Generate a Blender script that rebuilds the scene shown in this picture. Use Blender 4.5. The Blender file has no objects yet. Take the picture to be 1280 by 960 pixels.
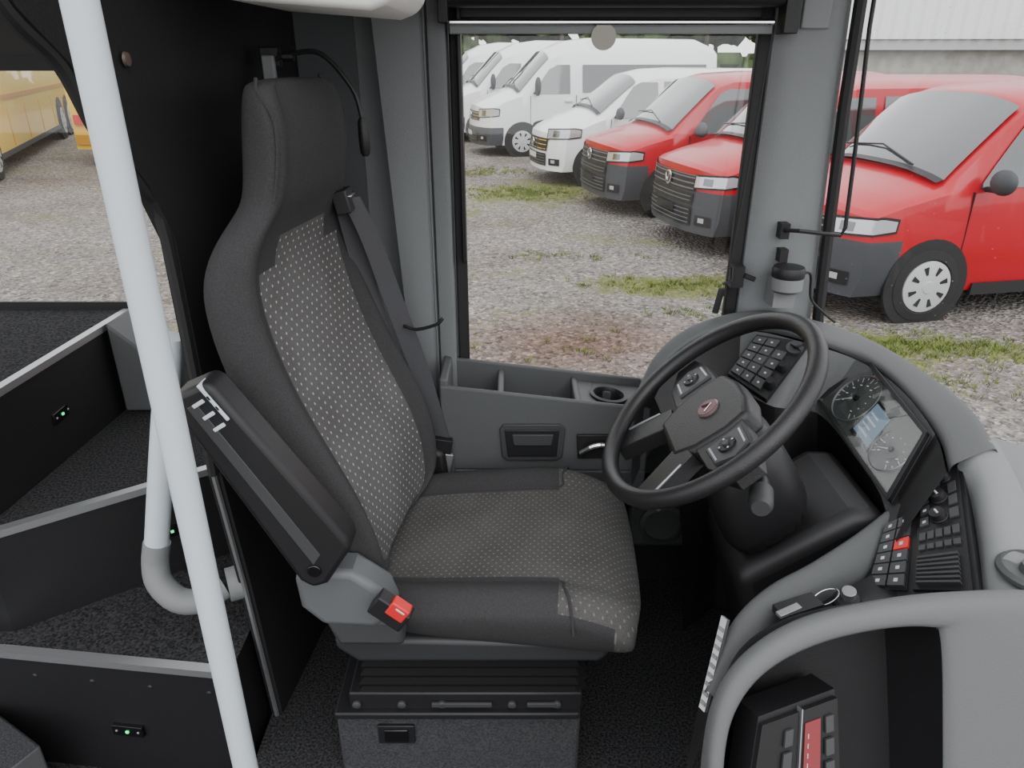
import bpy, bmesh, math, random
from mathutils import Vector, Matrix, Euler
random.seed(7)
V=Vector
# ---------------------------------------------------------------- materials
MATS={}
def mat(name,col,rough=.6,metal=0.,bump=0.,bscale=300.,spec=.5,var=0.,coat=0.):
    if name in MATS: return MATS[name]
    m=bpy.data.materials.new(name); m.use_nodes=True
    nt=m.node_tree; b=nt.nodes['Principled BSDF']
    b.inputs['Base Color'].default_value=(*col,1); b.inputs['Roughness'].default_value=rough
    b.inputs['Metallic'].default_value=metal
    b.inputs['Specular IOR Level'].default_value=spec
    b.inputs['Coat Weight'].default_value=coat
    if bump or var:
        tc=nt.nodes.new('ShaderNodeTexCoord'); nz=nt.nodes.new('ShaderNodeTexNoise')
        nz.inputs['Scale'].default_value=bscale; nz.inputs['Detail'].default_value=3
        nt.links.new(tc.outputs['Object'],nz.inputs['Vector'])
        if bump:
            bp=nt.nodes.new('ShaderNodeBump'); bp.inputs['Strength'].default_value=bump; bp.inputs['Distance'].default_value=.002
            nt.links.new(nz.outputs['Fac'],bp.inputs['Height']); nt.links.new(bp.outputs['Normal'],b.inputs['Normal'])
        if var:
            cr=nt.nodes.new('ShaderNodeValToRGB')
            cr.color_ramp.elements[0].position=.35; cr.color_ramp.elements[1].position=.65
            cr.color_ramp.elements[0].color=(*[c*(1-var) for c in col],1)
            cr.color_ramp.elements[1].color=(*[min(1,c*(1+var)) for c in col],1)
            nt.links.new(nz.outputs['Fac'],cr.inputs['Fac']); nt.links.new(cr.outputs['Color'],b.inputs['Base Color'])
    MATS[name]=m; return m
def emis(name,col,st):
    m=bpy.data.materials.new(name); m.use_nodes=True; b=m.node_tree.nodes['Principled BSDF']
    b.inputs['Base Color'].default_value=(*col,1)
    b.inputs['Emission Color'].default_value=(*col,1); b.inputs['Emission Strength'].default_value=st
    MATS[name]=m; return m
def fabric(name,base,dot,ax,sp=.016,ratio=.55,asp=1.0,thr=.12):
    m=mat(name,base,.92,0,.5,500,.2,.2); nt=m.node_tree; b=nt.nodes['Principled BSDF']
    tc=nt.nodes.new('ShaderNodeTexCoord'); sx=nt.nodes.new('ShaderNodeSeparateXYZ'); nt.links.new(tc.outputs['Object'],sx.inputs[0])
    def M(op,a,b2=None,c=None):
        n=nt.nodes.new('ShaderNodeMath'); n.operation=op
        for i,v in enumerate((a,b2,c)):
            if v is None: continue
            if isinstance(v,(int,float)): n.inputs[i].default_value=v
            else: nt.links.new(v,n.inputs[i])
        return n.outputs[0]
    A=M('DIVIDE',sx.outputs[ax[0]],sp); Bc=M('DIVIDE',sx.outputs[ax[1]],sp*ratio)
    row=M('FLOOR',Bc); odd=M('MULTIPLY',M('MODULO',M('ABSOLUTE',row),2.),.5)
    fa=M('SUBTRACT',M('FRACT',M('ADD',A,odd)),.5); fb=M('SUBTRACT',M('FRACT',Bc),.5)
    d=M('SQRT',M('ADD',M('POWER',M('MULTIPLY',fa,1.0),2.),M('POWER',M('MULTIPLY',fb,ratio*asp),2.)))
    mk=M('LESS_THAN',d,thr)
    mx=nt.nodes.new('ShaderNodeMixRGB'); nt.links.new(mk,mx.inputs['Fac'])
    old=[l for l in nt.links if l.to_socket==b.inputs['Base Color']][0]
    n2=nt.nodes.new('ShaderNodeTexNoise'); n2.inputs['Scale'].default_value=7; n2.inputs['Detail'].default_value=4; nt.links.new(tc.outputs['Object'],n2.inputs['Vector'])
    r2=nt.nodes.new('ShaderNodeValToRGB'); r2.color_ramp.elements[0].position=.35; r2.color_ramp.elements[1].position=.62; r2.color_ramp.elements[0].color=(.80,.79,.78,1); r2.color_ramp.elements[1].color=(1.05,1.05,1.04,1); nt.links.new(n2.outputs['Fac'],r2.inputs['Fac'])
    ml=nt.nodes.new('ShaderNodeMixRGB'); ml.blend_type='MULTIPLY'; ml.inputs['Fac'].default_value=1; nt.links.new(old.from_socket,ml.inputs['Color1']); nt.links.new(r2.outputs[0],ml.inputs['Color2'])
    nt.links.new(ml.outputs[0],mx.inputs['Color1']); mx.inputs['Color2'].default_value=(*dot,1)
    nt.links.new(mx.outputs[0],b.inputs['Base Color']); return m

G_DARK=mat('plastic_dark_grey',(.038,.040,.041),.55,0,.25,900)
G_MID=mat('plastic_mid_grey',(.072,.076,.077),.58,0,.35,900)
G_LIGHT=mat('plastic_light_grey',(.18,.188,.19),.6,0,.3,900)
G_PIL=mat('pillar_grey',(.175,.185,.188),.75,0,.5,700)
BLACK=mat('black_matte',(.008,.008,.009),.6,0,.3,600,.3)
BLKPL=mat('black_plastic',(.012,.012,.013),.45,0,.15,800,.4)
BLKGL=mat('black_gloss',(.006,.006,.007),.12)
PART=mat('partition_black',(.015,.015,.0155),.75,0,.5,350,.25)
LEATH=mat('leather_black',(.014,.014,.015),.42,0,.35,400)
SEATD=mat('seat_fabric_dark',(.042,.042,.043),.95,0,.6,600,.15,.22)
SEATP=fabric('seat_fabric_dotted_back',(.094,.092,.091),(.36,.355,.345),(1,2),.0225,.62,1.,.105)
SEATC=fabric('seat_fabric_dotted_cushion',(.075,.073,.071),(.145,.142,.138),(0,1),.016,.62,1.,.12)
CARP=mat('carpet_black',(.030,.030,.031),.95,0,1.,190,.1,.65)
CARPG=mat('carpet_grey',(.044,.045,.048),.95,0,1.,260,.1,.3)
ALU=mat('aluminium',(.40,.41,.42),.38,.8)
CHROME=mat('chrome',(.75,.75,.76),.12,1.)
WHITEP=mat('white_painted_tube',(.56,.62,.66),.35,0,0,1,.5)
CREAM=mat('headlining_light',(.88,.88,.85),.8)
RUBBER=mat('rubber_black',(.010,.010,.010),.7)
BELT=mat('seatbelt_web',(.055,.055,.06),.8,0,.6,900)
REDP=mat('red_plastic',(.60,.02,.02),.4)
LEDG=emis('led_green',(.05,.9,.25),1.6)
BTN=mat('button_grey',(.042,.044,.047),.45)
ICON=mat('icon_white',(.5,.52,.53),.5)
GAUGE=mat('gauge_face',(.045,.055,.048),.3)
LCD=emis('lcd_screen',(.12,.18,.24),.35)
LCDG=emis('lcd_green',(.12,.35,.16),.3)
REDB=mat('van_paint_red',(.44,.003,.014),.30,0,0,1,.4,0,.3)
WHITEB=mat('van_paint_white',(.80,.81,.82),.3,0,0,1,.5,0,.5)
YELB=mat('coach_paint_gold',(.82,.56,.06),.3,0,0,1,.5,0,.4)
GOLD2=mat('coach_stripe_gold',(.55,.27,.03),.3)
VGLASS=mat('vehicle_glass_dark',(.050,.060,.060),.04,0,0,1,1.,0,1.)
VGREY=mat('bumper_grey',(.046,.049,.056),.6)
SLAT=mat('grille_slat_grey',(.13,.135,.14),.4)
TYRE=mat('tyre',(.014,.014,.014),.8)
HUB=mat('hubcap_silver',(.46,.47,.47),.45,0)
LAMP=mat('headlamp',(.55,.57,.6),.12,.4)
AMBER=mat('amber_lens',(.8,.28,.02),.3)
CONC=mat('concrete',(.32,.31,.285),.9,0,.3,3,.2,.15)

def glassmat(name,tint=(1,1,1),gl=.05):
    m=bpy.data.materials.new(name); m.use_nodes=True; nt=m.node_tree; nt.nodes.clear()
    o=nt.nodes.new('ShaderNodeOutputMaterial'); mx=nt.nodes.new('ShaderNodeMixShader'); t=nt.nodes.new('ShaderNodeBsdfTransparent')
    g=nt.nodes.new('ShaderNodeBsdfGlossy'); g.inputs['Roughness'].default_value=.02; t.inputs['Color'].default_value=(*tint,1)
    mx.inputs[0].default_value=gl; nt.links.new(t.outputs[0],mx.inputs[1]); nt.links.new(g.outputs[0],mx.inputs[2]); nt.links.new(mx.outputs[0],o.inputs[0])
    MATS[name]=m; return m
WGLASS=glassmat('window_glass',(.985,.99,.985),.03)
CLENS=glassmat('cluster_lens_clear',(.98,.98,.98),.05)
DROP=glassmat('water_drop',(.90,.92,.93),.10)

# ---------------------------------------------------------------- mesh builder
def cr(pts,k=6,closed=False):
    pts=[V(p) for p in pts]; n=len(pts); out=[]
    rng=n if closed else n-1
    for i in range(rng):
        p1=pts[i]; p2=pts[(i+1)%n]
        p0=pts[i-1] if (i>0 or closed) else p1*2-p2
        p3=pts[(i+2)%n] if (i+2<n or closed) else p2*2-p1
        for j in range(k):
            t=j/k
            out.append(.5*((2*p1)+(p2-p0)*t+(2*p0-5*p1+4*p2-p3)*t*t+(3*p1-p0-3*p2+p3)*t**3))
    if not closed: out.append(pts[-1])
    return out
class MB:
    def __init__(s): s.v=[];s.f=[];s.m=[];s.mats=[]
    def mi(s,m):
        if m not in s.mats: s.mats.append(m)
        return s.mats.index(m)
    def add(s,vs,fs,m):
        o=len(s.v); s.v+= [tuple(x) for x in vs]
        if isinstance(m,list):
            for f,mm in zip(fs,m): s.f.append([i+o for i in f]); s.m.append(s.mi(mm))
        else:
            k=s.mi(m)
            for f in fs: s.f.append([i+o for i in f]); s.m.append(k)
        return s
    def box(s,c,sz,m,R=None):
        c=V(c); vs=[]
        for i in range(8):
            p=V(((i&1)-.5,((i>>1)&1)-.5,((i>>2)&1)-.5)); p=V((p.x*sz[0],p.y*sz[1],p.z*sz[2]))
            if R is not None: p=R@p
            vs.append(c+p)
        return s.add(vs,[(0,2,3,1),(4,5,7,6),(0,1,5,4),(2,6,7,3),(0,4,6,2),(1,3,7,5)],m)
    def bx(s,x0,x1,y0,y1,z0,z1,m): return s.box(((x0+x1)/2,(y0+y1)/2,(z0+z1)/2),(x1-x0,y1-y0,z1-z0),m)
    def prism(s,poly,ax,a,b,m,mtop=None):
        def P(q,h):
            l=list(q); l.insert(ax,h); return l
        n=len(poly); vs=[P(q,a) for q in poly]+[P(q,b) for q in poly]
        fs=[list(range(n))[::-1],list(range(n,2*n))]+[[i,(i+1)%n,n+(i+1)%n,n+i] for i in range(n)]
        ms=[m,mtop or m]+[m]*n
        return s.add(vs,fs,ms)
    def grid(s,rows,m,closed=False,mf=None):
        R=len(rows);C=len(rows[0]); vs=[p for r in rows for p in r]; fs=[];ms=[]
        for i in range(R-1):
            for j in range(C if closed else C-1):
                fs.append([i*C+j,i*C+(j+1)%C,(i+1)*C+(j+1)%C,(i+1)*C+j]); ms.append(mf(i,j) if mf else m)
        return s.add(vs,fs,ms)
    def loft(s,rings,m,caps=True,mf=None):
        C=len(rings[0]); o=len(s.v); s.grid(rings,m,True,mf)
        if caps:
            k=s.mi(m); s.f.append([o+i for i in range(C)][::-1]); s.m.append(k)
            b=o+(len(rings)-1)*C; s.f.append([b+i for i in range(C)]); s.m.append(k)
        return s
    def tube(s,pts,r,m,n=10,closed=False,k=0,flat=None):
        if k: pts=cr(pts,k,closed)
        pts=[V(p) for p in pts]; N=len(pts); rings=[]
        up=None
        for i,p in enumerate(pts):
            a=pts[i-1] if (i>0 or closed) else p; b=pts[(i+1)%N] if (i<N-1 or closed) else p
            t=(b-a).normalized()
            if up is None:
                up=V((0,0,1)) if abs(t.z)<.9 else V((1,0,0))
            x=(up-t*up.dot(t)).normalized(); y=t.cross(x); up=x
            rr=r[min(len(r)-1,int(i*len(r)/N))] if isinstance(r,(list,tuple)) else r
            rings.append([p+x*math.cos(2*math.pi*j/n)*rr+y*math.sin(2*math.pi*j/n)*rr for j in range(n)])
        if closed: rings.append(rings[0]); return s.grid(rings,m,True)
        return s.loft(rings,m)
    def lathe(s,prof,o,ax,m,n=24,caps=True,mf=None):
        ax=V(ax).normalized(); t=V((0,0,1)) if abs(ax.z)<.9 else V((1,0,0))
        x=(t-ax*t.dot(ax)).normalized(); y=ax.cross(x); o=V(o)
        return s.loft([[o+ax*h+(x*math.cos(2*math.pi*j/n)+y*math.sin(2*math.pi*j/n))*r for j in range(n)] for r,h in prof],m,caps,mf)
    def sph(s,c,r,m,n=12,sc=(1,1,1)):
        rings=[]
        for i in range(1,n):
            a=math.pi*i/n
            rings.append([V(c)+V((r*sc[0]*math.sin(a)*math.cos(2*math.pi*j/(2*n)),r*sc[1]*math.sin(a)*math.sin(2*math.pi*j/(2*n)),r*sc[2]*math.cos(a))) for j in range(2*n)])
        return s.loft(rings,m)
    def q(s,Q,u0,u1,v0,v1,h0,h1,m):
        Q=[V(p) for p in Q]  # P00,P10,P11,P01
        def B(u,v): return (Q[0]*(1-u)+Q[1]*u)*(1-v)+(Q[3]*(1-u)+Q[2]*u)*v
        nr=((Q[1]-Q[0]).cross(Q[3]-Q[0])).normalized()
        uv=[(u0,v0),(u1,v0),(u1,v1),(u0,v1)]
        vs=[B(*p)+nr*h0 for p in uv]+[B(*p)+nr*h1 for p in uv]
        return s.add(vs,[(3,2,1,0),(4,5,6,7),(0,1,5,4),(1,2,6,5),(2,3,7,6),(3,0,4,7)],m)
    def obj(s,name,parent=None,bev=0,seg=2,sub=0,solid=0,ang=.6,loc=None,rot=None,yaw=None):
        me=bpy.data.meshes.new(name); me.from_pydata(s.v,[],s.f)
        for m in s.mats: me.materials.append(m)
        for p,k in zip(me.polygons,s.m): p.material_index=k; p.use_smooth=True
        bm=bmesh.new(); bm.from_mesh(me); bmesh.ops.recalc_face_normals(bm,faces=bm.faces); bm.to_mesh(me); bm.free()
        if not sub: me.set_sharp_from_angle(angle=ang)
        o=bpy.data.objects.new(name,me); bpy.context.scene.collection.objects.link(o)
        if parent: o.parent=parent
        if loc: o.location=loc
        if rot: o.rotation_euler=rot
        if yaw:
            a,px,py=yaw; c_,s_=math.cos(a),math.sin(a)
            o.location=(px-(c_*px-s_*py),py-(s_*px+c_*py),0); o.rotation_euler=(0,0,a)
        if solid:
            md=o.modifiers.new('s','SOLIDIFY'); md.thickness=solid; md.offset=0
        if bev:
            md=o.modifiers.new('b','BEVEL'); md.width=bev; md.segments=seg; md.limit_method='ANGLE'; md.angle_limit=.7; md.harden_normals=False
        if sub:
            md=o.modifiers.new('u','SUBSURF'); md.levels=sub; md.render_levels=sub
        return o
def empty(name,loc=(0,0,0),rot=(0,0,0)):
    e=bpy.data.objects.new(name,None); bpy.context.scene.collection.objects.link(e); e.location=loc; e.rotation_euler=rot; return e
def lerp(a,b,t): return a+(b-a)*t
def interp(tab,x):
    if x<=tab[0][0]: return tab[0][1]
    for (a,b),(c,d) in zip(tab,tab[1:]):
        if x<=c: return b+(d-b)*(x-a)/(c-a)
    return tab[-1][1]

# ---------------------------------------------------------------- camera / world
cam=bpy.data.cameras.new('camera'); co=bpy.data.objects.new('camera',cam); bpy.context.scene.collection.objects.link(co)
cam.sensor_width=36; cam.lens=910/1280*36; cam.clip_start=.02; cam.clip_end=500
co.location=(0,0,2.2); co.rotation_euler=(math.pi/2-math.atan(.4515),0,0); bpy.context.scene.camera=co
w=bpy.data.worlds.new('overcast_sky'); bpy.context.scene.world=w; w.use_nodes=True; nt=w.node_tree
bg=nt.nodes['Background']; tc=nt.nodes.new('ShaderNodeTexCoord'); nz=nt.nodes.new('ShaderNodeTexNoise'); nz.inputs['Scale'].default_value=2.5
crp=nt.nodes.new('ShaderNodeValToRGB'); crp.color_ramp.elements[0].color=(.78,.79,.82,1); crp.color_ramp.elements[1].color=(.98,.98,1,1)
nt.links.new(tc.outputs['Generated'],nz.inputs['Vector']); nt.links.new(nz.outputs['Fac'],crp.inputs['Fac']); nt.links.new(crp.outputs[0],bg.inputs['Color'])
bg.inputs['Strength'].default_value=2.45
sun=bpy.data.lights.new('sun','SUN'); sun.energy=1.2; sun.angle=.9; so=bpy.data.objects.new('sun',sun); bpy.context.scene.collection.objects.link(so); so.rotation_euler=(.75,.35,0); so.location=(0,0,12)

# ---------------------------------------------------------------- ground
gm=bpy.data.materials.new('gravel_ground'); gm.use_nodes=True; nt=gm.node_tree; b=nt.nodes['Principled BSDF']; b.inputs['Roughness'].default_value=.95; b.inputs['Specular IOR Level'].default_value=.15
tc=nt.nodes.new('ShaderNodeTexCoord')
def N(t,**k):
    n=nt.nodes.new(t)
    for a,v in k.items(): n.inputs[a].default_value=v
    return n
def ramp(fac,st):
    c=nt.nodes.new('ShaderNodeValToRGB'); e=c.color_ramp.elements
    e[0].position=st[0][0]; e[0].color=(*st[0][1],1); e[1].position=st[-1][0]; e[1].color=(*st[-1][1],1)
    for p,cc in st[1:-1]:
        x=e.new(p); x.color=(*cc,1)
    nt.links.new(fac,c.inputs[0]); return c.outputs[0]
def mixc(f,a,bb,t='MIX'):
    m=nt.nodes.new('ShaderNodeMixRGB'); m.blend_type=t
    for i,v in enumerate((f,a,bb)):
        if isinstance(v,float): m.inputs[i].default_value=v
        elif isinstance(v,tuple): m.inputs[i].default_value=(*v,1)
        else: nt.links.new(v,m.inputs[i])
    return m.outputs[0]
def mth(op,a,b_=0.):
    m=nt.nodes.new('ShaderNodeMath'); m.operation=op
    for i,v in enumerate((a,b_)):
        if isinstance(v,float): m.inputs[i].default_value=v
        else: nt.links.new(v,m.inputs[i])
    return m.outputs[0]
vo=N('ShaderNodeTexVoronoi',Scale=27.); nt.links.new(tc.outputs['Object'],vo.inputs['Vector'])
vo2=N('ShaderNodeTexVoronoi',Scale=60.); nt.links.new(tc.outputs['Object'],vo2.inputs['Vector'])
st=ramp(vo.outputs['Color'],[(.1,(.06,.054,.051)),(.45,(.22,.205,.195)),(.75,(.34,.32,.305)),(.95,(.66,.63,.60))])
st2=ramp(vo2.outputs['Color'],[(.1,(.07,.064,.06)),(.9,(.43,.405,.385))])
base=mixc(.42,st,st2)
nb=N('ShaderNodeTexNoise',Scale=.45,Detail=5.); nt.links.new(tc.outputs['Object'],nb.inputs['Vector'])
br=ramp(nb.outputs['Fac'],[(.36,(1.0,.995,.985)),(.5,(.92,.89,.86)),(.66,(.74,.67,.62))]); base=mixc(1.0,base,br,'MULTIPLY')
ng=N('ShaderNodeTexNoise',Scale=.6,Detail=7.,Roughness=.72); nt.links.new(tc.outputs['Object'],ng.inputs['Vector'])
n3=N('ShaderNodeTexNoise',Scale=16.,Detail=3.); nt.links.new(tc.outputs['Object'],n3.inputs['Vector'])
def spot(x,y,rx,ry):
    mp=nt.nodes.new('ShaderNodeMapping'); mp.vector_type='POINT'; mp.inputs['Location'].default_value=(-x/rx,-y/ry,0); mp.inputs['Scale'].default_value=(1/rx,1/ry,0)
    nt.links.new(tc.outputs['Object'],mp.inputs['Vector']); ln=nt.nodes.new('ShaderNodeVectorMath'); ln.operation='LENGTH'; nt.links.new(mp.outputs[0],ln.inputs[0])
    return mth('MAXIMUM',mth('SUBTRACT',1.,ln.outputs['Value']),0.)
brn=mth('MULTIPLY',mth('MULTIPLY',spot(.6,5.7,1.8,1.1),2.2),ng.outputs['Fac']); base=mixc(mth('MINIMUM',brn,1.),base,mixc(1.0,base,(.74,.53,.46),'MULTIPLY'))
gs=mth('ADD',mth('ADD',spot(.3,13.2,2.2,2.0),spot(3.5,5.6,1.6,.55)),mth('ADD',spot(5.3,5.3,1.8,.7),mth('ADD',spot(1.7,7.4,1.5,.6),spot(4.6,4.2,1.3,.7))))
mm=mth('ADD',mth('ADD',ng.outputs['Fac'],mth('MULTIPLY',n3.outputs['Fac'],.45)),mth('MULTIPLY',gs,.30))
gf=ramp(mm,[(.79,(0,0,0)),(.90,(.85,.85,.85))])
gc=ramp(n3.outputs['Fac'],[(.3,(.08,.11,.025)),(.7,(.24,.24,.07))])
base=mixc(gf,base,gc); nt.links.new(base,b.inputs['Base Color'])
bp=N('ShaderNodeBump',Strength=1.,Distance=.03); nt.links.new(vo.outputs['Distance'],bp.inputs['Height']); nt.links.new(bp.outputs[0],b.inputs['Normal'])
mb=MB(); mb.add([(-90,-20,0),(90,-20,0),(90,120,0),(-90,120,0)],[(0,1,2,3)],gm); mb.obj('ground')
GR=mat('grass_blades',(.13,.165,.04),.8,0,0,3,.2,.35); mb=MB()
def tuft(x,y,n,h):
    for _ in range(n):
        a=random.random()*6.28; r=random.random()*.06; hh=h*random.uniform(.4,1.2); bx=x+r*math.cos(a); by=y+r*math.sin(a); w_=.004
        dx=math.cos(a)*hh*.9; dy=math.sin(a)*hh*.9
        mb.add([(bx-w_,by,0),(bx+w_,by,0),(bx+dx*.4+w_*.7,by+dy*.4,hh*.6),(bx+dx*.4-w_*.7,by+dy*.4,hh*.6),(bx+dx,by+dy,hh)],[(0,1,2,3),(3,2,4)],GR)
for cx,cy,sx,sy,n in [(3.3,5.6,1.0,.25,260),(5.0,5.3,.9,.35,190),(3.1,4.9,.5,.25,40),(1.7,7.4,.8,.25,90),(.6,8.6,.7,.2,30),(.2,13.0,.9,.6,300),(-.6,15.6,.7,.6,120),(1.9,6.4,.5,.2,30),(4.4,4.4,.7,.4,80),(.5,5.6,.6,.3,14)]:
    for _ in range(n): tuft(random.gauss(cx,sx*.6),random.gauss(cy,sy*.6),8,.045)
mb.obj('grass_tufts')

# ---------------------------------------------------------------- vehicles
def wheel(mb,x,y,side,r):
    o=V((x,y,r)); ax=V((0,side,0))
    mb.lathe([(r*.72,-.18),(r*.97,-.17),(r,-.12),(r,-.03),(r*.95,.0),(r*.74,.012),(r*.70,0)],o,ax,TYRE,32)
    mb.lathe([(r*.70,-.01),(r*.69,.012),(r*.58,.022),(r*.2,.03),(.02,.032)],o,ax,HUB,32)
    for i in range(8):
        a=2*math.pi*i/8+.3; c=V((math.cos(a),0,math.sin(a))); t=V((-math.sin(a),0,math.cos(a)))
        p=o+ax*.026
        q=[p+c*r*.34-t*r*.03,p+c*r*.34+t*r*.03,p+c*r*.56+t*r*.07,p+c*r*.56-t*r*.07]
        mb.add(q+[k+ax*.003 for k in q],[(0,1,2,3),(4,5,6,7),(0,1,5,4),(1,2,6,5),(2,3,7,6),(3,0,4,7)],TYRE)
    mb.lathe([(r*.18,.03),(r*.16,.036),(.005,.038)],o,ax,HUB,16)
def van(name,loc,theta,paint,P):
    e=empty(name,(loc[0],loc[1],0),(0,0,math.radians(theta)))
    hw=P['W']/2; bow=P['bow']; belt=P['belt']; L=P['L']; top=P['top']; edge=P['edge']; hr=P['hwr']; gz=P.get('gz',.62)
    lean=P.get('lean',.16)
    def T(x,y,z):
        k=min(1,abs(y)/hw)
        return V((x+bow*k**3*max(0,1-x/1.5)+lean*max(0,z-.62)*max(0,1-x),y,z))
    zb=.26
    def half(x):
        tp=interp(top,x); ed=interp(edge,x); r=interp(hr,x); bl=min(belt,ed-.03)
        h=[(hw-.04,zb),(hw,zb+.16),(hw+.005,gz),(hw,lerp(gz,bl,.6)),(hw-.015,bl),(lerp(hw-.015,r,.5),lerp(bl,ed,.5)),(r,ed)]
        for fr in (.94,.82,.6,.35,.12): h.append((r*fr,ed+(tp-ed)*(1-fr**3.2)))
        return h
    xs=sorted(set([0,.08,.2,.4,.6,.8,1.0,1.25,1.5,1.7,1.9,2.2,3,4,L-.5,L-.12,L]+[q[0] for q in top]))
    mb=MB(); rings=[]
    for x in xs:
        h=half(x); k=1 if x<L-.2 else (.985 if x<L-.05 else .95)
        rings.append([T(x,-y*k,z) for y,z in h]+[T(x,y*k,z) for y,z in h[::-1]])
    nC=len(rings[0])
    vgrey=P.get('grey',1)
    def mf(i,j):
        jj=min(j,nC-2-j); x=(xs[i]+xs[i+1])/2
        if x<.5 and jj<2 and vgrey: return VGREY
        return paint
    mb.grid(rings,paint,False,mf)
    CC=(-1,-.9,-.75,-.5,-.25,0,.25,.5,.75,.9,1)
    for x,end in ((xs[0],0),(L,1)):
        h=half(x); rows=[]
        for y,z in h[:7]:
            kk=.95 if end else 1
            rows.append([T(x,y*kk*c,z) for c in CC])
        y,z=h[6]; rows.append([T(x,y*(.95 if end else 1)*c,h[6][1]+(h[11][1]-h[6][1])*(1-abs(c)**3.2)) for c in CC])
        mb.grid(rows,paint,False,(lambda i,j:VGREY if i<2 and vgrey else paint))
    mb.bx(.5,L-.1,-hw+.08,hw-.08,.2,.45,TYRE)
    mb.obj('body',e,ang=.7)
    d=MB()
    def band(s0,s1,z0,z1,m,off=.012,n=8,sides=(1,)):
        for sd in sides:
            rows=[[],[]]
            for i in range(n+1):
                t=i/n; s=lerp(s0,s1,t)
                za=z0(t) if callable(z0) else z0; zc=z1(t) if callable(z1) else z1
                for row,z in ((rows[0],za),(rows[1],zc)):
                    if abs(s)<=1: row.append(T(-off,s*hw*sd,z))
                    else: row.append(T((s-1)*hw,(hw+off)*sd,z))
            d.grid(rows,m)
    g=P['grille']
    band(-.64,.64,g[0],g[1],BLKPL)
    for k in range(3):
        z=lerp(g[0],g[1],(k+.5)/3); band(-.62,.62,z-.008,z+.008,CHROME if paint is WHITEB else SLAT,.022)
    if paint is REDB: band(-.66,.66,g[1]-.008,g[1]+.002,SLAT,.02)
    band(-.62,.62,.34,.56,BLKPL,.012)
    for k in range(4): band(-.6,.6,.37+k*.05,.382+k*.05,SLAT,.022)
    if paint is REDB: band(-.62,.62,.59,.72,BLKPL,.012); band(-.6,.6,.63,.64,SLAT,.02); band(-.6,.6,.675,.685,SLAT,.02)
    band(.70,.92,.36,.48,BLKPL,.014,sides=(1,-1)); band(.76,.84,.40,.455,LAMP,.02,3,sides=(1,-1))
    hz0,hz1=P['lamp']; le=P.get('lampend',1.22)
    band(.60,le,lambda t:hz0+.05*t,lambda t:hz1+.05*t-.04*max(0,t-.7)/.3,BLKPL,.014,12,(1,-1))
    band(.63,le-.03,lambda t:hz0+.02+.05*t,lambda t:hz1-.02+.05*t-.04*max(0,t-.7)/.3,LAMP,.020,12,(1,-1))
    band(.76,.88,hz0+.055,hz1-.025,mat('lamp_reflector',(.2,.21,.22),.15,.8),.026,5,(1,-1))
    band(-.27,.27,.45,.55,mat('plate_white',(.6,.6,.6),.5) if paint is WHITEB else BLKPL,.03)
    zc=(g[0]+g[1])/2; p=T(-.03,0,zc); d.lathe([(.085,0),(.085,.012),(.068,.016)],p,(-1,0,0),CHROME,24); d.lathe([(.068,.01),(.06,.0175)],p,(-1,0,0),BLKPL,20)
    for sx_ in (-1,1): d.tube([p+V((-.018,-.045*sx_,.04)),p+V((-.018,-.018*sx_,-.045)),p+V((-.018,0,.0))],.008,CHROME,6)
    x0,x1=P['ws']; rows=[]
    for i in range(7):
        t=i/6; x=lerp(x0,x1,t); tp=interp(top,x); ed=interp(edge,x); r=interp(hr,x)
        rows.append([T(x,r*c*.93,ed+(tp-ed)*(1-abs(c*.93)**3.2))+V((-.02,0,.02)) for c in (-1,-.85,-.6,-.35,-.1,.1,.35,.6,.85,1)])
    d.grid(rows,VGLASS)
    wl=rows[0]; d.tube([wl[2]+V((-.02,0,.02)),rows[1][5]+V((-.02,0,.02)),rows[1][8]+V((-.02,0,.02))],.009,BLKPL,5)
    d.grid([[p+V((-.07,0,-.02)) for p in rows[0]],[p+V((.0,0,.004)) for p in rows[0]]],BLKPL)
    def sy(x,z):
        ed=interp(edge,x); r=interp(hr,x); bl=min(belt,ed-.03)
        return lerp(hw-.015,r,max(0,min(1,(z-bl)/(ed-bl))))+.014
    for sd in (-1,1):
        for poly in P['sideglass']:
            n=len(poly)//2; lo=poly[:n]; hi=poly[n:][::-1]; rows=[]
            for k in range(4):
                rr=[]
                for a_,b_ in zip(lo,hi):
                    x=lerp(a_[0],b_[0],k/3); z=lerp(a_[1],b_[1],k/3); rr.append(V((x,sd*sy(x,z),z)))
                rows.append(rr)
            d.grid(rows,VGLASS)
        for x in P['seams']:
            d.bx(x-.004,x+.004,min(sd*(hw-.02),sd*(hw+.008)),max(sd*(hw-.02),sd*(hw+.008)),.35,belt,BLKPL)
        d.box((P['seams'][1]-.18,sd*(hw+.02),belt-.12),(.2,.05,.035),paint)
        d.bx(P['wheels'][0]+.5,P['wheels'][1]-.5,min(sd*(hw-.05),sd*(hw-.01)),max(sd*(hw-.05),sd*(hw-.01)),.22,.33,TYRE)
        for x in P['wheels']:
            r=P['wr']; d.lathe([(r+.075,-.02),(r+.075,.010),(r+.06,.012)],(x,sd*hw,r+.01),(0,sd,0),TYRE,32)
            wheel(d,x,sd*(hw+.02),sd,r)
        mx=P['mir']
        d.tube([(mx,sd*(hw-.03),belt+.02),(mx-.02,sd*(hw+.10),belt+.03)],.025,BLKPL,8)
        d.sph((mx-.02,sd*(hw+.16),belt+P.get('mirz',.10)),.14,VGREY,10,(.5,.9,P.get('mirh',.75)))
    d.obj('details',e,ang=.5)
    return e
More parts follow.
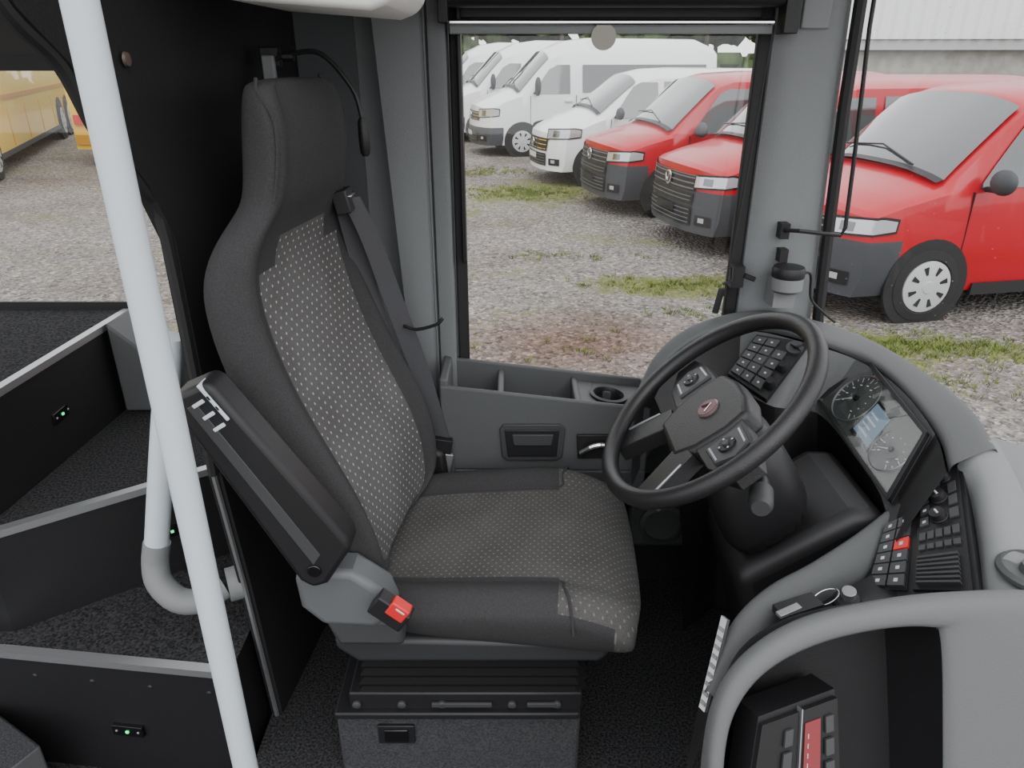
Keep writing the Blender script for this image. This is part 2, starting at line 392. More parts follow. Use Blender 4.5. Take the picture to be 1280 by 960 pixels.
T6=dict(W=1.9,L=4.95,bow=.24,belt=1.14,gz=.75,lean=.13,top=[(0,1.0),(.06,1.04),(.35,1.13),(.75,1.22),(.88,1.27),(1.62,1.89),(1.85,1.955),(2.4,1.985),(4.4,1.975),(4.95,1.90)],
 edge=[(0,.95),(.06,.985),(.35,1.06),(.75,1.14),(.88,1.16),(1.62,1.78),(1.85,1.85),(4.4,1.86),(4.95,1.80)],hwr=[(0,.87),(.75,.88),(.88,.88),(1.62,.81),(4.4,.81),(4.95,.78)],
 grille=(.74,.92),lamp=(.77,.93),lampend=1.30,ws=(.91,1.60),sideglass=[[(1.22,1.17),(1.5,1.17),(2.08,1.17),(2.08,1.76),(1.76,1.76),(1.62,1.69)],[(2.2,1.17),(2.7,1.17),(3.3,1.17),(3.3,1.77),(2.7,1.77),(2.2,1.77)],[(3.4,1.17),(4,1.17),(4.5,1.17),(4.5,1.77),(4,1.77),(3.4,1.77)]],
 seams=[1.18,2.14,3.35],wheels=(.9,3.9),wr=.335,mir=1.30)
TC=dict(T6); TC.update(W=1.95,bow=.34,gz=.62,lean=.16,belt=1.16,top=[(0,.92),(.08,1.0),(.4,1.15),(.8,1.27),(.95,1.33),(1.75,1.90),(2.1,1.97),(2.6,1.99),(4.5,1.97),(4.97,1.86)],L=4.97,
 edge=[(0,.86),(.08,.92),(.4,1.04),(.8,1.15),(.95,1.18),(1.75,1.75),(2.1,1.82),(4.5,1.84),(4.97,1.74)],hwr=[(0,.86),(.9,.86),(1.7,.78),(4.5,.78),(4.97,.74)],grille=(.60,.82),lamp=(.80,.99),lampend=1.35,ws=(.98,1.7),grey=0)
CR=dict(W=2.04,L=5.9,bow=.28,belt=1.35,gz=.66,top=[(0,1.12),(.08,1.18),(.4,1.32),(.8,1.45),(.95,1.52),(1.75,2.30),(2.2,2.50),(2.8,2.58),(5.5,2.56),(5.9,2.4)],
 edge=[(0,1.05),(.08,1.1),(.4,1.24),(.8,1.34),(.95,1.36),(1.75,2.12),(2.2,2.25),(5.5,2.3),(5.9,2.2)],hwr=[(0,.92),(.95,.92),(1.75,.86),(2.5,.88),(5.9,.84)],
 grille=(.80,1.0),lamp=(.86,1.06),lampend=1.25,ws=(.98,1.72),sideglass=[[(1.3,1.38),(1.7,1.38),(2.2,1.38),(2.2,2.0),(1.9,2.0),(1.7,1.9)],[(2.5,1.4),(3.5,1.4),(5.6,1.4),(5.6,2.0),(3.5,2.0),(2.5,2.0)]],
 seams=[1.25,2.35,3.6],wheels=(1.05,4.4),wr=.35,mir=1.4,mirh=1.5,mirz=.2,lean=.12)
van('red_van',(2.59,7.00),11,REDB,T6)
van('red_van',(1.95,9.30),12,REDB,T6)
van('red_van',(1.20,11.65),12,REDB,T6)
van('white_van',(.42,14.5),12,WHITEB,TC)
van('white_passenger_van',(-1.0,18.8),12,WHITEB,CR)
van('white_passenger_van',(-2.1,22.0),12,WHITEB,CR)
van('white_passenger_van',(-3.2,25.4),12,WHITEB,CR)
def coach(name,loc,ang,L=12.):
    e=empty(name,loc,(0,0,ang)); mb=MB()
    rings=[]
    for x,k in ((0,.9),(.15,.98),(.5,1),(L-.5,1),(L-.1,.97),(L,.9)):
        hw=1.27*k; rings.append([(x,-hw,.35),(x,-hw,1.5),(x,-hw*.99,1.6),(x,-hw*.95,3.2),(x,-hw*.8,3.5),(x,0,3.58),(x,hw*.8,3.5),(x,hw*.95,3.2),(x,hw*.99,1.6),(x,hw,1.5),(x,hw,.35)])
    mb.loft(rings,YELB)
    for sd in (-1,1):
        for i in range(int((L-1)/1.6)):
            x0=.5+i*1.6; x1=min(x0+1.54,L-.3); mb.add([(x0,sd*1.274,1.95),(x1,sd*1.274,1.95),(x1,sd*1.225,3.05),(x0,sd*1.225,3.05)],[(0,1,2,3)],VGLASS)
        mb.bx(.4,L-.4,sd*1.27-.02,sd*1.27+.02,1.36,1.46,GOLD2); mb.bx(.4,L-.4,sd*1.27-.02,sd*1.27+.02,.32,.42,VGREY)
        for i in range(int(L/1.8)-1): mb.bx(1+i*1.8,1.02+i*1.8,sd*1.27-.012,sd*1.27+.012,.45,1.2,GOLD2)
        for x in (2.6,L-3.4,L-2.1):
            mb.lathe([(.6,-.02),(.6,.015)],(x,sd*1.27,.52),(0,sd,0),BLKPL,24); wheel(mb,x,sd*1.31,sd,.5)
    for x in (-.01,L+.01): mb.box((x,0,2.4),(.06,2.0,1.4),VGLASS); mb.box((x,.9,.95),(.1,.3,.2),REDP); mb.box((x,-.9,.95),(.1,.3,.2),REDP); mb.box((x,0,.55),(.08,2.2,.2),GOLD2)
    mb.obj('coach_body',e,ang=.5)
a=math.atan2(.93,-.37)
coach('gold_coach',(-8.9-1.27*.93,12.0-1.27*.37,0),a,14.5)
coach('gold_coach',(-8.25,16.3,0),1.45,10)
# building
e=empty('warehouse_building',(10.2,25,0),(0,0,-.10)); mb=MB()
mb.bx(0,45,0,8,0,2.35,CONC); mb.bx(-.3,45,-.3,8,2.35,2.65,mat('concrete_band',(.42,.42,.42),.8)); mb.obj('concrete_wall',e)
CW=mat('corrugated_white',(.80,.81,.82),.5); mb=MB(); rows=[[],[]]
for i in range(450):
    x=-.3+i*.10; y=-.35-(.07 if i%4 in(1,2) else 0); rows[0].append((x,y,2.65)); rows[1].append((x,y,7))
mb.grid(rows,CW); mb.bx(-.3,45,-.2,8,2.66,7,CW); mb.obj('corrugated_cladding',e,ang=.2)
# tree line
BARK=mat('bark',(.10,.08,.06),.9,0,.5,20,.2,.3); LEAF=mat('foliage',(.07,.10,.04),.9,0,0,1.5,.1,.55); mb=MB()
for i in range(34):
    x=-30+i*1.55+random.uniform(-.6,.6); y=44+random.uniform(-2,3); h=random.uniform(5,8)
    mb.tube([(x,y,0),(x+random.uniform(-.3,.3),y,h*.5),(x+random.uniform(-.4,.4),y,h)],[.16,.12,.07],BARK,6)
    for k in range(9):
        c=V((x+random.gauss(0,1.1),y+random.gauss(0,.7),random.uniform(2.2,h+1))); r=random.uniform(.5,1.2)
        o=len(mb.v); mb.sph(c,r,LEAF,5,(1.2,1,.8))
        for q in range(o,len(mb.v)): p=V(mb.v[q]); mb.v[q]=tuple(p+(p-c)*random.uniform(-.35,.35))
for k in range(420):
    c=V((random.uniform(-40,30),42+random.uniform(-1.5,2),random.uniform(.2,1.9))); r=random.uniform(.3,.9); mb.sph(c,r,LEAF,4,(1.3,1,.9))
mb.obj('tree_line',ang=.1)

# ---------------------------------------------------------------- bus shell
mb=MB(); mb.bx(-.56,1.05,.55,1.74,.72,.80,CARP); mb.obj('floor')
mb=MB(); mb.bx(-3.0,-.3,-.6,1.95,.66,.72,CARP); mb.bx(-.3,1.0,-.6,.55,.66,.72,CARP); mb.obj('floor_entry')
mb=MB(); mb.prism([(-.56,.35),(.75,.35),(.75,1.405),(.35,1.405),(-.12,1.405),(-.12,1.49),(-.56,1.49)],1,1.74,1.80,G_DARK); mb.bx(-.56,-.12,1.76,1.80,1.49,2.45,BLACK); mb.bx(-.56,.80,1.76,1.80,2.34,2.6,BLACK)
mb.obj('wall_left')
mb=MB(); mb.bx(-3.0,-1.08,1.96,1.99,1.0,1.555,G_DARK); mb.bx(-1.08,-.56,1.96,1.99,1.0,1.44,G_MID); mb.bx(-3,-.50,1.96,1.99,2.18,2.7,mat('header_brown',(.02,.016,.012),.7)); mb.obj('wall_rear_side')
mb=MB(); mb.bx(-3.0,.9,.95,2.0,2.55,2.6,CREAM); mb.obj('ceiling')
mb=MB(); mb.bx(-3,-.5,1.952,1.96,2.165,2.20,RUBBER); mb.bx(-3,-1.08,1.952,1.96,1.553,1.57,RUBBER); mb.bx(-3,-.5,1.97,1.973,1.555,2.18,WGLASS); mb.obj('window_rear_side')
mb=MB(); Q=[(1.235,.72),(1.232,.80),(1.20,1.2),(1.168,1.49),(1.165,1.93),(1.125,2.02),(1.054,2.104),(1.010,2.19),(.94,2.25),(.87,2.36),(.87,2.55),(1.735,2.55),(1.735,.72)]
n=len(Q); vs=[]
def PX(y): return lerp(-.55,-.475,(y-1.1)/.65)
for off in (0,-.025):
    for y,z in Q: vs.append((PX(y)+off,y,z))
mb.add(vs,[list(range(n)),list(range(n,2*n))[::-1]]+[[i,(i+1)%n,n+(i+1)%n,n+i] for i in range(n)],PART)
mb.obj('wall_partition')
mb=MB(); ed=[(PX(y)-.0125,y-.004,z) for y,z in Q[3:10]]; mb.tube(ed,.010,RUBBER,8,k=5); mb.obj('trim_partition_seal')
mb=MB(); mb.tube([(PX(y)-.0125,y-.004,z) for y,z in Q[1:4]],.0055,ALU,6); mb.obj('trim_partition_edge')
mb=MB(); mb.lathe([(.010,0),(.009,.004),(0,.005)],(-.543,1.12,2.195),(1,0,0),mat('button_brown',(.10,.07,.055),.5),16); mb.obj('partition_cap')
e=empty('gooseneck_microphone'); mb=MB(); mb.bx(-.468,-.445,1.485,1.50,2.13,2.20,G_LIGHT); mb.bx(-.462,-.451,1.47,1.49,2.12,2.16,G_LIGHT); mb.bx(-.475,-.44,1.50,1.53,2.18,2.215,BLKPL); mb.obj('wall_hook',e,bev=.003)
mb=MB(); mb.tube([(-.45,1.5,2.19),(-.424,1.5,2.2),(-.36,1.5,2.203),(-.306,1.5,2.143),(-.29,1.5,2.085)],.0045,BLKPL,8,k=6)
mb.lathe([(.006,0),(.010,.01),(.011,.04),(.010,.065),(.006,.072)],(-.291,1.5,2.09),(.02,0,-1),BLKPL,14); mb.lathe([(.009,0),(.009,.02)],(-.43,1.5,2.198),(1,0,0),BLKPL,10); mb.obj('gooseneck',e)
mb=MB(); rows=[]
for z,x0 in ((.9,-.24),(1.3,-.25),(1.6,-.279),(1.9,-.295),(2.25,-.314),(2.5,-.33)):
    rows.append([(x0-.10,1.758,z),(x0-.03,1.75,z),(x0,1.735,z),(x0+.02,1.705,z),(lerp(x0,-.19,.6),1.70,z),(-.195,1.705,z),(-.185,1.72,z),(-.178,1.70,z),(-.15,1.69,z),(-.14,1.69,z),(-.137,1.758,z)])
mb.grid(rows,G_PIL); mb.obj('trim_column')
mb=MB(); mb.tube([(-.187,1.712,2.4),(-.187,1.712,1.3)],.003,G_LIGHT,6); mb.obj('trim_column_seam')
mb=MB(); mb.bx(-.47,-.34,1.745,1.759,1.3,2.5,mat('rear_corner_grey',(.06,.065,.067),.7,0,.4,500)); mb.obj('trim_corner_panel')
e=empty('window_driver'); mb=MB()
mb.bx(-.135,-.108,1.718,1.739,1.42,2.36,RUBBER); mb.bx(.525,.555,1.718,1.739,1.42,2.36,RUBBER); mb.bx(-.13,.54,1.718,1.739,1.405,1.43,RUBBER); mb.bx(-.13,.54,1.72,1.739,2.27,2.36,BLKPL); mb.bx(-.118,-.108,1.69,1.718,1.75,2.3,BLKPL); mb.obj('frame',e,bev=.004)
mb=MB(); mb.bx(-.12,.54,1.743,1.747,1.42,2.30,WGLASS); mb.obj('pane',e)
e=empty('roller_blind'); mb=MB(); mb.tube([(-.135,1.66,2.31),(.55,1.66,2.31)],.022,BLKPL,14); mb.tube([(-.13,1.67,2.262),(.54,1.67,2.262)],.006,CHROME,10); mb.bx(-.13,.54,1.675,1.683,2.24,2.262,G_LIGHT)
mb.bx(-.15,-.13,1.64,1.698,2.26,2.36,BLKPL); mb.bx(.55,.58,1.64,1.688,2.24,2.38,BLKPL)
mb.obj('roller_and_bar',e,bev=.002)
mb=MB(); mb.lathe([(.026,-.002),(.026,.002)],(.19,1.672,2.235),(0,1,0),mat('pull_tab_clear',(.30,.29,.23),.3),20); mb.obj('pull_tab',e)
mb=MB(); mb.tube([(.535,1.66,2.24),(.520,1.66,1.95),(.503,1.66,1.68)],.0025,RUBBER,6); mb.tube([(.495,1.655,1.70),(.493,1.655,1.69),(.485,1.655,1.64)],.008,BLKPL,8); mb.bx(.515,.545,1.66,1.69,1.70,1.75,BLKPL); mb.tube([(.545,1.66,1.73),(.57,1.66,1.72)],.006,BLKPL,6)
mb.tube([(.515,1.66,1.75),(.515,1.655,1.72),(.495,1.655,1.71)],.004,BLKPL,6); mb.obj('pull_cord',e)
mb=MB(); rows=[]
for z,x0,x1 in ((1.45,.555,.75),(1.62,.555,.738),(1.85,.555,.725),(2.05,.555,.716),(2.3,.555,.708),(2.55,.555,.70)):
    rows.append([(x0-.003,1.74,z),(x0,1.71,z),(x0+.02,1.695,z),(lerp(x0,x1,.3),1.69,z),(lerp(x0,x1,.7),1.69,z),(x1-.02,1.695,z),(x1,1.71,z),(x1+.01,1.78,z)])
mb.grid(rows,G_PIL); mb.obj('pillar_front')
mb=MB(); mb.tube([(.765,1.69,1.5),(.748,1.69,1.62),(.735,1.69,1.85),(.722,1.69,2.1),(.712,1.69,2.55)],.014,RUBBER,8)
mb.obj('trim_windscreen_seal')
mb=MB(); mb.bx(.60,.66,1.683,1.689,2.25,2.34,G_LIGHT); mb.obj('trim_pillar_cap',bev=.01)
def wsp(t,z):
    P=cr([(.755,1.70,0),(.93,1.62,0),(1.10,1.42,0),(1.22,1.10,0),(1.28,.7,0),(1.30,.2,0),(1.28,-.5,0)],8); i=t*(len(P)-1); k=int(min(i,len(P)-2)); p=P[k].lerp(P[k+1],i-k)
    return V((p.x-(z-1.5)*.06,p.y,z))
e=empty('windscreen'); mb=MB(); mb.grid([[wsp(i/40,z) for i in range(41)] for z in (1.3,1.6,2.0,2.7)],WGLASS); mb.obj('glass',e)
mb=MB()
for k in range(330):
    p=wsp(random.uniform(.02,.6),random.uniform(1.5,2.5)); r=random.uniform(.0006,.0018); mb.sph(p+V((-.003,-.003,0)),r,DROP,4,(1,1,1.2))
mb.obj('rain_drops',e)
e=empty('pillar_camera_sensor'); mb=MB()
mb.lathe([(.034,-.03),(.036,-.028),(.036,0)],(.635,1.63,1.735),(0,0,1),G_LIGHT,28); mb.lathe([(.036,0),(.037,.004),(.037,.018),(.034,.024),(.0,.026)],(.635,1.63,1.735),(0,0,1),BLKPL,28)
mb.lathe([(.028,-.035),(.03,-.03)],(.635,1.63,1.735),(0,0,1),G_MID,24); mb.bx(.61,.66,1.63,1.689,1.66,1.73,G_LIGHT); mb.bx(.622,.64,1.66,1.689,1.76,1.79,BLKPL)
mb.tube([(.67,1.63,1.745),(.70,1.66,1.73),(.715,1.67,1.67),(.75,1.66,1.635),(.77,1.64,1.62)],.003,BLKPL,6,k=6); mb.obj('sensor',e)
mb=MB(); mb.tube([(.625,1.68,1.83),(.625,1.64,1.84),(.64,1.62,1.843),(.735,1.62,1.833),(.742,1.62,1.85),(.733,1.62,2.0),(.715,1.62,2.25),(.71,1.62,2.5)],.0045,BLKPL,8); mb.bx(.615,.635,1.66,1.689,1.815,1.85,BLKPL); mb.obj('mirror_hook')
mb=MB(); mb.prism([(-.44,2.30),(-.40,2.272),(-.20,2.258),(-.165,2.27),(-.145,2.31),(-.155,2.5),(-.44,2.5)],1,1.15,1.48,CREAM); mb.obj('overhead_locker',bev=.015,seg=3)

# ---------------------------------------------------------------- stairs
def nosing(mb,a,b,z):
    a=V((*a,z));b=V((*b,z)); d=(b-a).normalized(); nrm=V((d.y,-d.x,0))
    Q=[a+nrm*.004,b+nrm*.004,b-nrm*.018,a-nrm*.018]; vs=[p+V((0,0,-.013)) for p in Q]+[p+V((0,0,.004)) for p in Q]
    mb.add(vs,[(3,2,1,0),(4,5,6,7),(0,1,5,4),(1,2,6,5),(2,3,7,6),(3,0,4,7)],ALU)
e=empty('entrance_stairs'); mb=MB()
mb.prism([(-1.5,1.19),(-1.08,1.17),(-.575,1.11),(-.575,1.945),(-1.5,1.945)],2,.72,1.05,BLKPL,CARP)
mb.prism([(-1.5,1.23),(-1.09,1.23),(-.585,1.60),(-.585,1.945),(-1.5,1.945)],2,1.05,1.30,BLKPL,CARP)
mb.prism([(-3,1.25),(-1.10,1.25),(-1.07,1.945),(-3,1.945)],2,1.30,1.55,BLKPL,CARP); mb.bx(-3,-1.5,1.25,1.945,.72,1.30,BLKPL)
mb.obj('steps',e)
mb=MB(); nosing(mb,(-1.5,1.19),(-1.08,1.17),1.05); nosing(mb,(-1.08,1.17),(-.575,1.11),1.05); nosing(mb,(-1.09,1.23),(-.585,1.60),1.30); nosing(mb,(-1.10,1.25),(-1.07,1.945),1.55); mb.obj('nosings',e)
mb=MB()
for p,d in (((-1.09,1.571,1.412),(1,.04)),((-.81,1.436,1.17),(.59,-.8)),((-.835,1.137,.86),(-.12,-1))):
    nn=V((d[0],d[1],0)).normalized(); t=V((-nn.y,nn.x,0)); R=Matrix((t,nn,V((0,0,1)))).transposed()
    mb.box(V(p),(.07,.012,.028),BLKGL,R); mb.box(V(p)+nn*.006,(.007,.006,.006),LEDG,R)
    for sg in (-1,1): mb.box(V(p)+nn*.005+t*sg*.025,(.005,.006,.005),ALU,R)
mb.obj('step_lights',e,bev=.001)
mb=MB()
for i in range(4): mb.lathe([(.006,0),(.004,.003)],(-1.02+i*.13,1.163-i*.0157,.99),(-.1,-1,0),BLKPL,8)
mb.obj('riser_screws',e)
mb=MB(); mb.prism([(-.975,1.065),(-1.147,1.165),(-1.6,1.165),(-1.6,.85),(-1.06,.90)],2,.72,.90,G_MID,CARPG); mb.obj('carpeted_wheel_box',bev=.006)
mb=MB(); mb.tube([(-.456,.866,.80),(-.456,.866,2.55)],.0195,WHITEP,24); mb.lathe([(.035,0),(.035,.012),(.022,.02)],(-.456,.866,.80),(0,0,1),WHITEP,24); mb.obj('grab_pole')
e=empty('stair_handrail'); mb=MB(); mb.tube([(-.60,1.2,1.75),(-.665,1.2,1.5),(-.715,1.2,1.30)],.023,WHITEP,16,k=4); mb.obj('rail',e)
mb=MB(); mb.tube([(-.712,1.2,1.31),(-.722,1.195,1.265),(-.715,1.18,1.225),(-.68,1.17,1.19),(-.64,1.18,1.18),(-.60,1.21,1.19)],.026,G_LIGHT,16,k=4); mb.tube([(-.595,1.215,1.19),(-.566,1.23,1.19)],.036,G_LIGHT,16); mb.obj('bend_and_flange',e)
mb=MB(); mb.prism([(-1.065,1.305),(-.98,1.305),(-.96,1.44),(-1.0,1.50),(-1.065,1.56)],1,1.80,1.945,G_MID); mb.obj('trim_rear_sill',bev=.006)

# ---------------------------------------------------------------- wall console
e=empty('side_console')
def shear(mb):
    mb.v=[(x,y,z-(.055*(x+.16)/.46*max(0,min(1,(z-1.25)/.2)))) for x,y,z in mb.v]; return mb
mb=MB()
mb.bx(-.17,.33,1.548,1.56,1.27,1.495,G_MID); mb.bx(-.17,.33,1.70,1.713,1.27,1.505,G_MID); mb.bx(-.17,-.150,1.55,1.712,1.27,1.512,G_MID)
mb.bx(-.17,.33,1.55,1.712,1.26,1.41,G_MID); mb.bx(-.035,-.02,1.55,1.712,1.38,1.488,G_MID); mb.bx(.15,.165,1.55,1.712,1.38,1.49,G_MID)
mb.bx(.16,.205,1.555,1.71,1.38,1.484,G_MID); mb.bx(.27,.33,1.555,1.71,1.38,1.484,G_MID); mb.bx(.2,.275,1.555,1.585,1.38,1.484,G_MID); mb.bx(.2,.275,1.65,1.71,1.38,1.484,G_MID)
mb.prism([(1.548,1.27),(1.56,1.20),(1.62,1.16),(1.713,1.15),(1.713,1.27)],0,-.17,.33,G_MID)
shear(mb).obj('tray_body',e,bev=.005,seg=3)
mb=MB(); mb.lathe([(.046,-.004),(.046,.006),(.038,.008),(.034,.0),(.033,-.06),(.0,-.06)],(.237,1.618,1.484),(0,0,1),BLKPL,28,False); shear(mb).obj('cup_holder',e)
mb=MB(); mb.prism([(-.03,1.385),(-.02,1.398),(.115,1.398),(.128,1.385),(.122,1.31),(.11,1.30),(-.012,1.30),(-.024,1.31)],1,1.540,1.548,G_DARK)
mb.prism([(-.018,1.385),(.113,1.385),(.108,1.312),(-.010,1.312)],1,1.537,1.541,BLKPL); mb.prism([(.0,1.375),(.10,1.375),(.095,1.345),(.004,1.345)],1,1.532,1.538,G_DARK); mb.obj('ashtray_pocket',e,bev=.002)
mb=MB(); mb.prism([(.155,1.37),(.235,1.37),(.25,1.33),(.235,1.305),(.16,1.305)],1,1.540,1.548,BLKPL); mb.tube([(.165,1.53,1.325),(.19,1.525,1.345),(.215,1.525,1.35),(.235,1.53,1.34)],.008,CHROME,10,k=4); mb.obj('door_release_handle',e,bev=.002)
mb=MB(); mb.bx(-.2,.75,1.714,1.738,.8,1.145,BLKPL); mb.bx(.75,.78,.95,1.735,.8,1.3,BLACK); mb.obj('footwell_lining')
e=empty('footwell_speaker'); mb=MB(); mb.bx(.31,.50,1.62,1.712,.98,1.14,G_DARK); mb.obj('housing',e,bev=.015,seg=3)
mb=MB(); mb.lathe([(.062,0),(.062,.008),(.05,.012),(.048,.004),(.0,.002)],(.40,1.62,1.06),(0,-1,0),G_DARK,28); mb.obj('grille_ring',e)

# ---------------------------------------------------------------- driver seat
seat=empty('driver_seat')
YC=1.262; YAW=(-.15,-.12,1.26); YAWC=(-.06,-.12,1.26)
bz=[1.29,1.36,1.43,1.5,1.58,1.66,1.74,1.82,1.88,1.93,1.965,1.99,2.05,2.11,2.15,2.168]
XF=[(1.29,-.225),(1.4,-.235),(1.5,-.270),(1.6,-.318),(1.7,-.358),(1.8,-.383),(1.88,-.388),(1.94,-.372),(1.99,-.343),(2.06,-.328),(2.12,-.328),(2.168,-.350)]
HWB=[(1.29,.215),(1.4,.243),(1.5,.25),(1.7,.254),(1.82,.252),(1.88,.241),(1.93,.218),(1.965,.176),(1.99,.155),(2.11,.150),(2.15,.144),(2.168,.126)]
TH=[(1.29,.08),(1.4,.10),(1.7,.10),(1.88,.095),(1.95,.085),(2.05,.095),(2.12,.09),(2.168,.06)]
BOL=[(1.29,.02),(1.4,.036),(1.6,.036),(1.8,.020),(1.9,.012),(1.98,.0),(2.2,.0)]
cs=[-1,-.975,-.93,-.86,-.80,-.74,-.45,-.15,.15,.45,.74,.80,.86,.93,.975,1]
bs=[.90,.7,.35,0,-.35,-.7,-.90]
rings=[]
for z in bz:
    xf=interp(XF,z);hw=interp(HWB,z);th=interp(TH,z);bo=interp(BOL,z); r=[]
    for c in cs:
        a=abs(c); x=xf+ (bo*math.sin(min(1,max(0,(a-.70)/.2))*math.pi/2) if a>.70 else 0)
        if a>.9: x-=((a-.9)/.1)**2*((.040 if z<1.98 else .022)+bo)
        if a==.74: x-=.004
        r.append((x,YC+c*hw,z))
    for c in bs: r.append((xf-th+.03*abs(c)**3,YC+c*hw,z))
    rings.append(r)
def mfb(i,j):
    z=(bz[i]+bz[i+1])/2
    if 5<=j<=9 and z<1.90: return SEATP
    if 6<=j<=8 and z<1.94: return SEATP
    return SEATD
mb=MB(); mb.loft(rings,SEATD,True,mfb); mb.obj('backrest_with_headrest',seat,sub=2,yaw=YAW)
mb=MB()
for sg in (-1,1):
    pts=[]
    for z in bz[:10]:
        pts.append((interp(XF,z)+.001,YC+sg*.745*interp(HWB,z),z))
    mb.tube(pts,.003,SEATD,6,k=3)
    mb.tube([(interp(XF,z)+(-.008 if z<2.15 else -.018),YC+sg*.96*interp(HWB,z),z) for z in bz[11:]],.003,SEATD,6,k=3)
mb.obj('piping',seat,yaw=YAW)
mb=MB(); mb.loft([[(-.405+.065*math.cos(t)*k,YC+.20+dy,1.965+.055*math.sin(t)*k) for t in [2*math.pi*i/20 for i in range(20)]] for dy,k in ((-.03,.9),(-.025,1),(.02,1),(.03,.85))],SEATD); mb.obj('belt_guide_housing',seat,sub=1)
mb=MB(); mb.box((-.33,YC+.19,1.94),(.03,.06,.045),BLKPL,Euler((0,-.2,0)).to_matrix()); mb.box((-.32,YC+.19,1.952),(.02,.045,.006),CHROME); mb.obj('belt_guide',seat,bev=.006,seg=3)
def ribbon(mb,pts,wd,m,th=.0022):
    pts=cr(pts,5); rows=[]
    for i,p in enumerate(pts):
        w_=V(wd[0]).lerp(V(wd[1]),i/(len(pts)-1)).normalized()*.022
        t=(pts[min(i+1,len(pts)-1)]-pts[max(i-1,0)]).normalized(); n_=t.cross(w_).normalized()*th
        rows.append([p-w_-n_,p+w_-n_,p+w_+n_,p-w_+n_])
    mb.loft(rows,m)
mb=MB(); ribbon(mb,[(-.318,1.455,1.945),(-.290,1.49,1.85),(-.260,1.52,1.72),(-.215,1.54,1.55),(-.185,1.54,1.42),(-.165,1.54,1.32),(-.16,1.535,1.27)],[(.5,.6,0),(1,-.25,0)],BELT)
ribbon(mb,[(-.333,1.46,1.93),(-.325,1.505,1.83),(-.303,1.52,1.70),(-.25,1.538,1.5),(-.21,1.538,1.36),(-.20,1.538,1.22)],[(.5,.6,0),(1,-.2,0)],BELT); mb.obj('belt_webbing',seat)
mb=MB(); mb.box((-.17,1.53,1.345),(.05,.02,.045),BLKPL,Euler((0,.2,.1)).to_matrix()); mb.box((-.168,1.525,1.305),(.045,.012,.05),ALU,Euler((0,.2,.1)).to_matrix()); mb.tube([(-.24,1.52,1.655),(-.21,1.51,1.65),(-.165,1.50,1.665),(-.15,1.5,1.68)],.004,BLKPL,8,k=3); mb.obj('belt_tongue',seat,bev=.004)
mb=MB(); mb.prism([(-.27,1.30),(-.20,1.36),(-.16,1.34),(-.15,1.24),(-.25,1.22)],1,1.50,1.535,BLKPL); mb.obj('recliner_cover',seat,bev=.012,seg=3)
cx=[-.285,-.26,-.18,-.08,.02,.10,.17,.22,.250,.266]
CT=[(-.285,1.255),(-.26,1.275),(-.15,1.288),(0,1.30),(.12,1.306),(.18,1.299),(.23,1.277),(.25,1.257),(.266,1.235)]
CH=[(-.285,.20),(-.26,.225),(-.18,.245),(.1,.256),(.2,.254),(.25,.246),(.266,.225)]
CB=[(-.285,1.22),(-.2,1.20),(.0,1.19),(.15,1.182),(.25,1.182),(.266,1.20)]
cc=[-1,-.97,-.88,-.76,-.68,-.62,-.4,-.15,.15,.4,.62,.68,.76,.88,.97,1]
rings=[]
for x in cx:
    t=interp(CT,x);hw=interp(CH,x);bt=interp(CB,x); r=[]
    for c in cc:
        a=abs(c); k=.5 if x>.15 else 1
        z=t+(.026*k*math.sin(min(1,max(0,(a-.62)/.25))*math.pi/2))
        if a>.85: z-=((a-.85)/.15)**2*.045
        if a==.68: z-=.003
        xx=x-(.02*(a**4) if x>.1 else 0)
        r.append((xx,YC+c*hw,z))
    for c in bs: r.append((x-.015 if x>.2 else x,YC+c*hw*.99,bt))
    rings.append(r)
def mfc(i,j):
    if cx[i]>=.10: return SEATC if 1<=j<=13 or cx[i]>.2 else SEATD
    return SEATC if 5<=j<=9 else SEATD
mb=MB(); mb.loft(rings,SEATC,True,mfc); mb.obj('seat_cushion',seat,sub=2,yaw=YAWC)
mb=MB()
for sg in (-1,1):
    mb.tube([(x,YC+sg*.64*interp(CH,x),interp(CT,x)+.001) for x in cx[1:6]]+[(.105,YC+sg*.76*.255,1.318),(.115,YC+sg*.88*.255,1.322),(.12,YC+sg*.96*.256,1.300),(.125,YC+sg*1.0*.256,1.262)],.0028,SEATD,6,k=3)
mb.obj('cushion_piping',seat,yaw=YAWC)
mb=MB(); mb.prism([(-.495,1.735),(-.485,1.755),(-.44,1.775),(-.425,1.765),(-.262,1.505),(-.255,1.485),(-.30,1.415),(-.325,1.405),(-.345,1.42)],1,.945,1.005,BLKPL); mb.obj('armrest',seat,bev=.010,seg=3)
mb=MB(); mb.prism([(-.47,1.735),(-.455,1.742),(-.305,1.475),(-.318,1.455)],1,.9435,.9455,G_DARK)
mb.lathe([(.012,0),(.011,.004),(.0,.004)],(-.318,.945,1.444),(0,-1,0),BLKGL,16)
R=Euler((0,math.radians(58),0)).to_matrix()
for k in range(3): mb.box((-.440+.010*k,.955,1.760-.016*k),(.028,.026,.005),WHITEP,R)
mb.box((-.418,.956,1.738),(.05,.016,.010),WHITEP,R)
for k in range(3): mb.box((-.452+.012*k,.9445,1.742-.019*k),(.006,.004,.020),WHITEP,R)
mb.obj('armrest_latch',seat,bev=.001)
mb=MB(); mb.prism([(-.37,1.395),(-.35,1.41),(-.27,1.405),(-.215,1.36),(-.20,1.31),(-.24,1.285),(-.33,1.29),(-.365,1.33)],1,.985,1.05,mat('seat_shield_grey',(.095,.10,.104),.5)); mb.obj('side_shield',seat,bev=.018,seg=4)
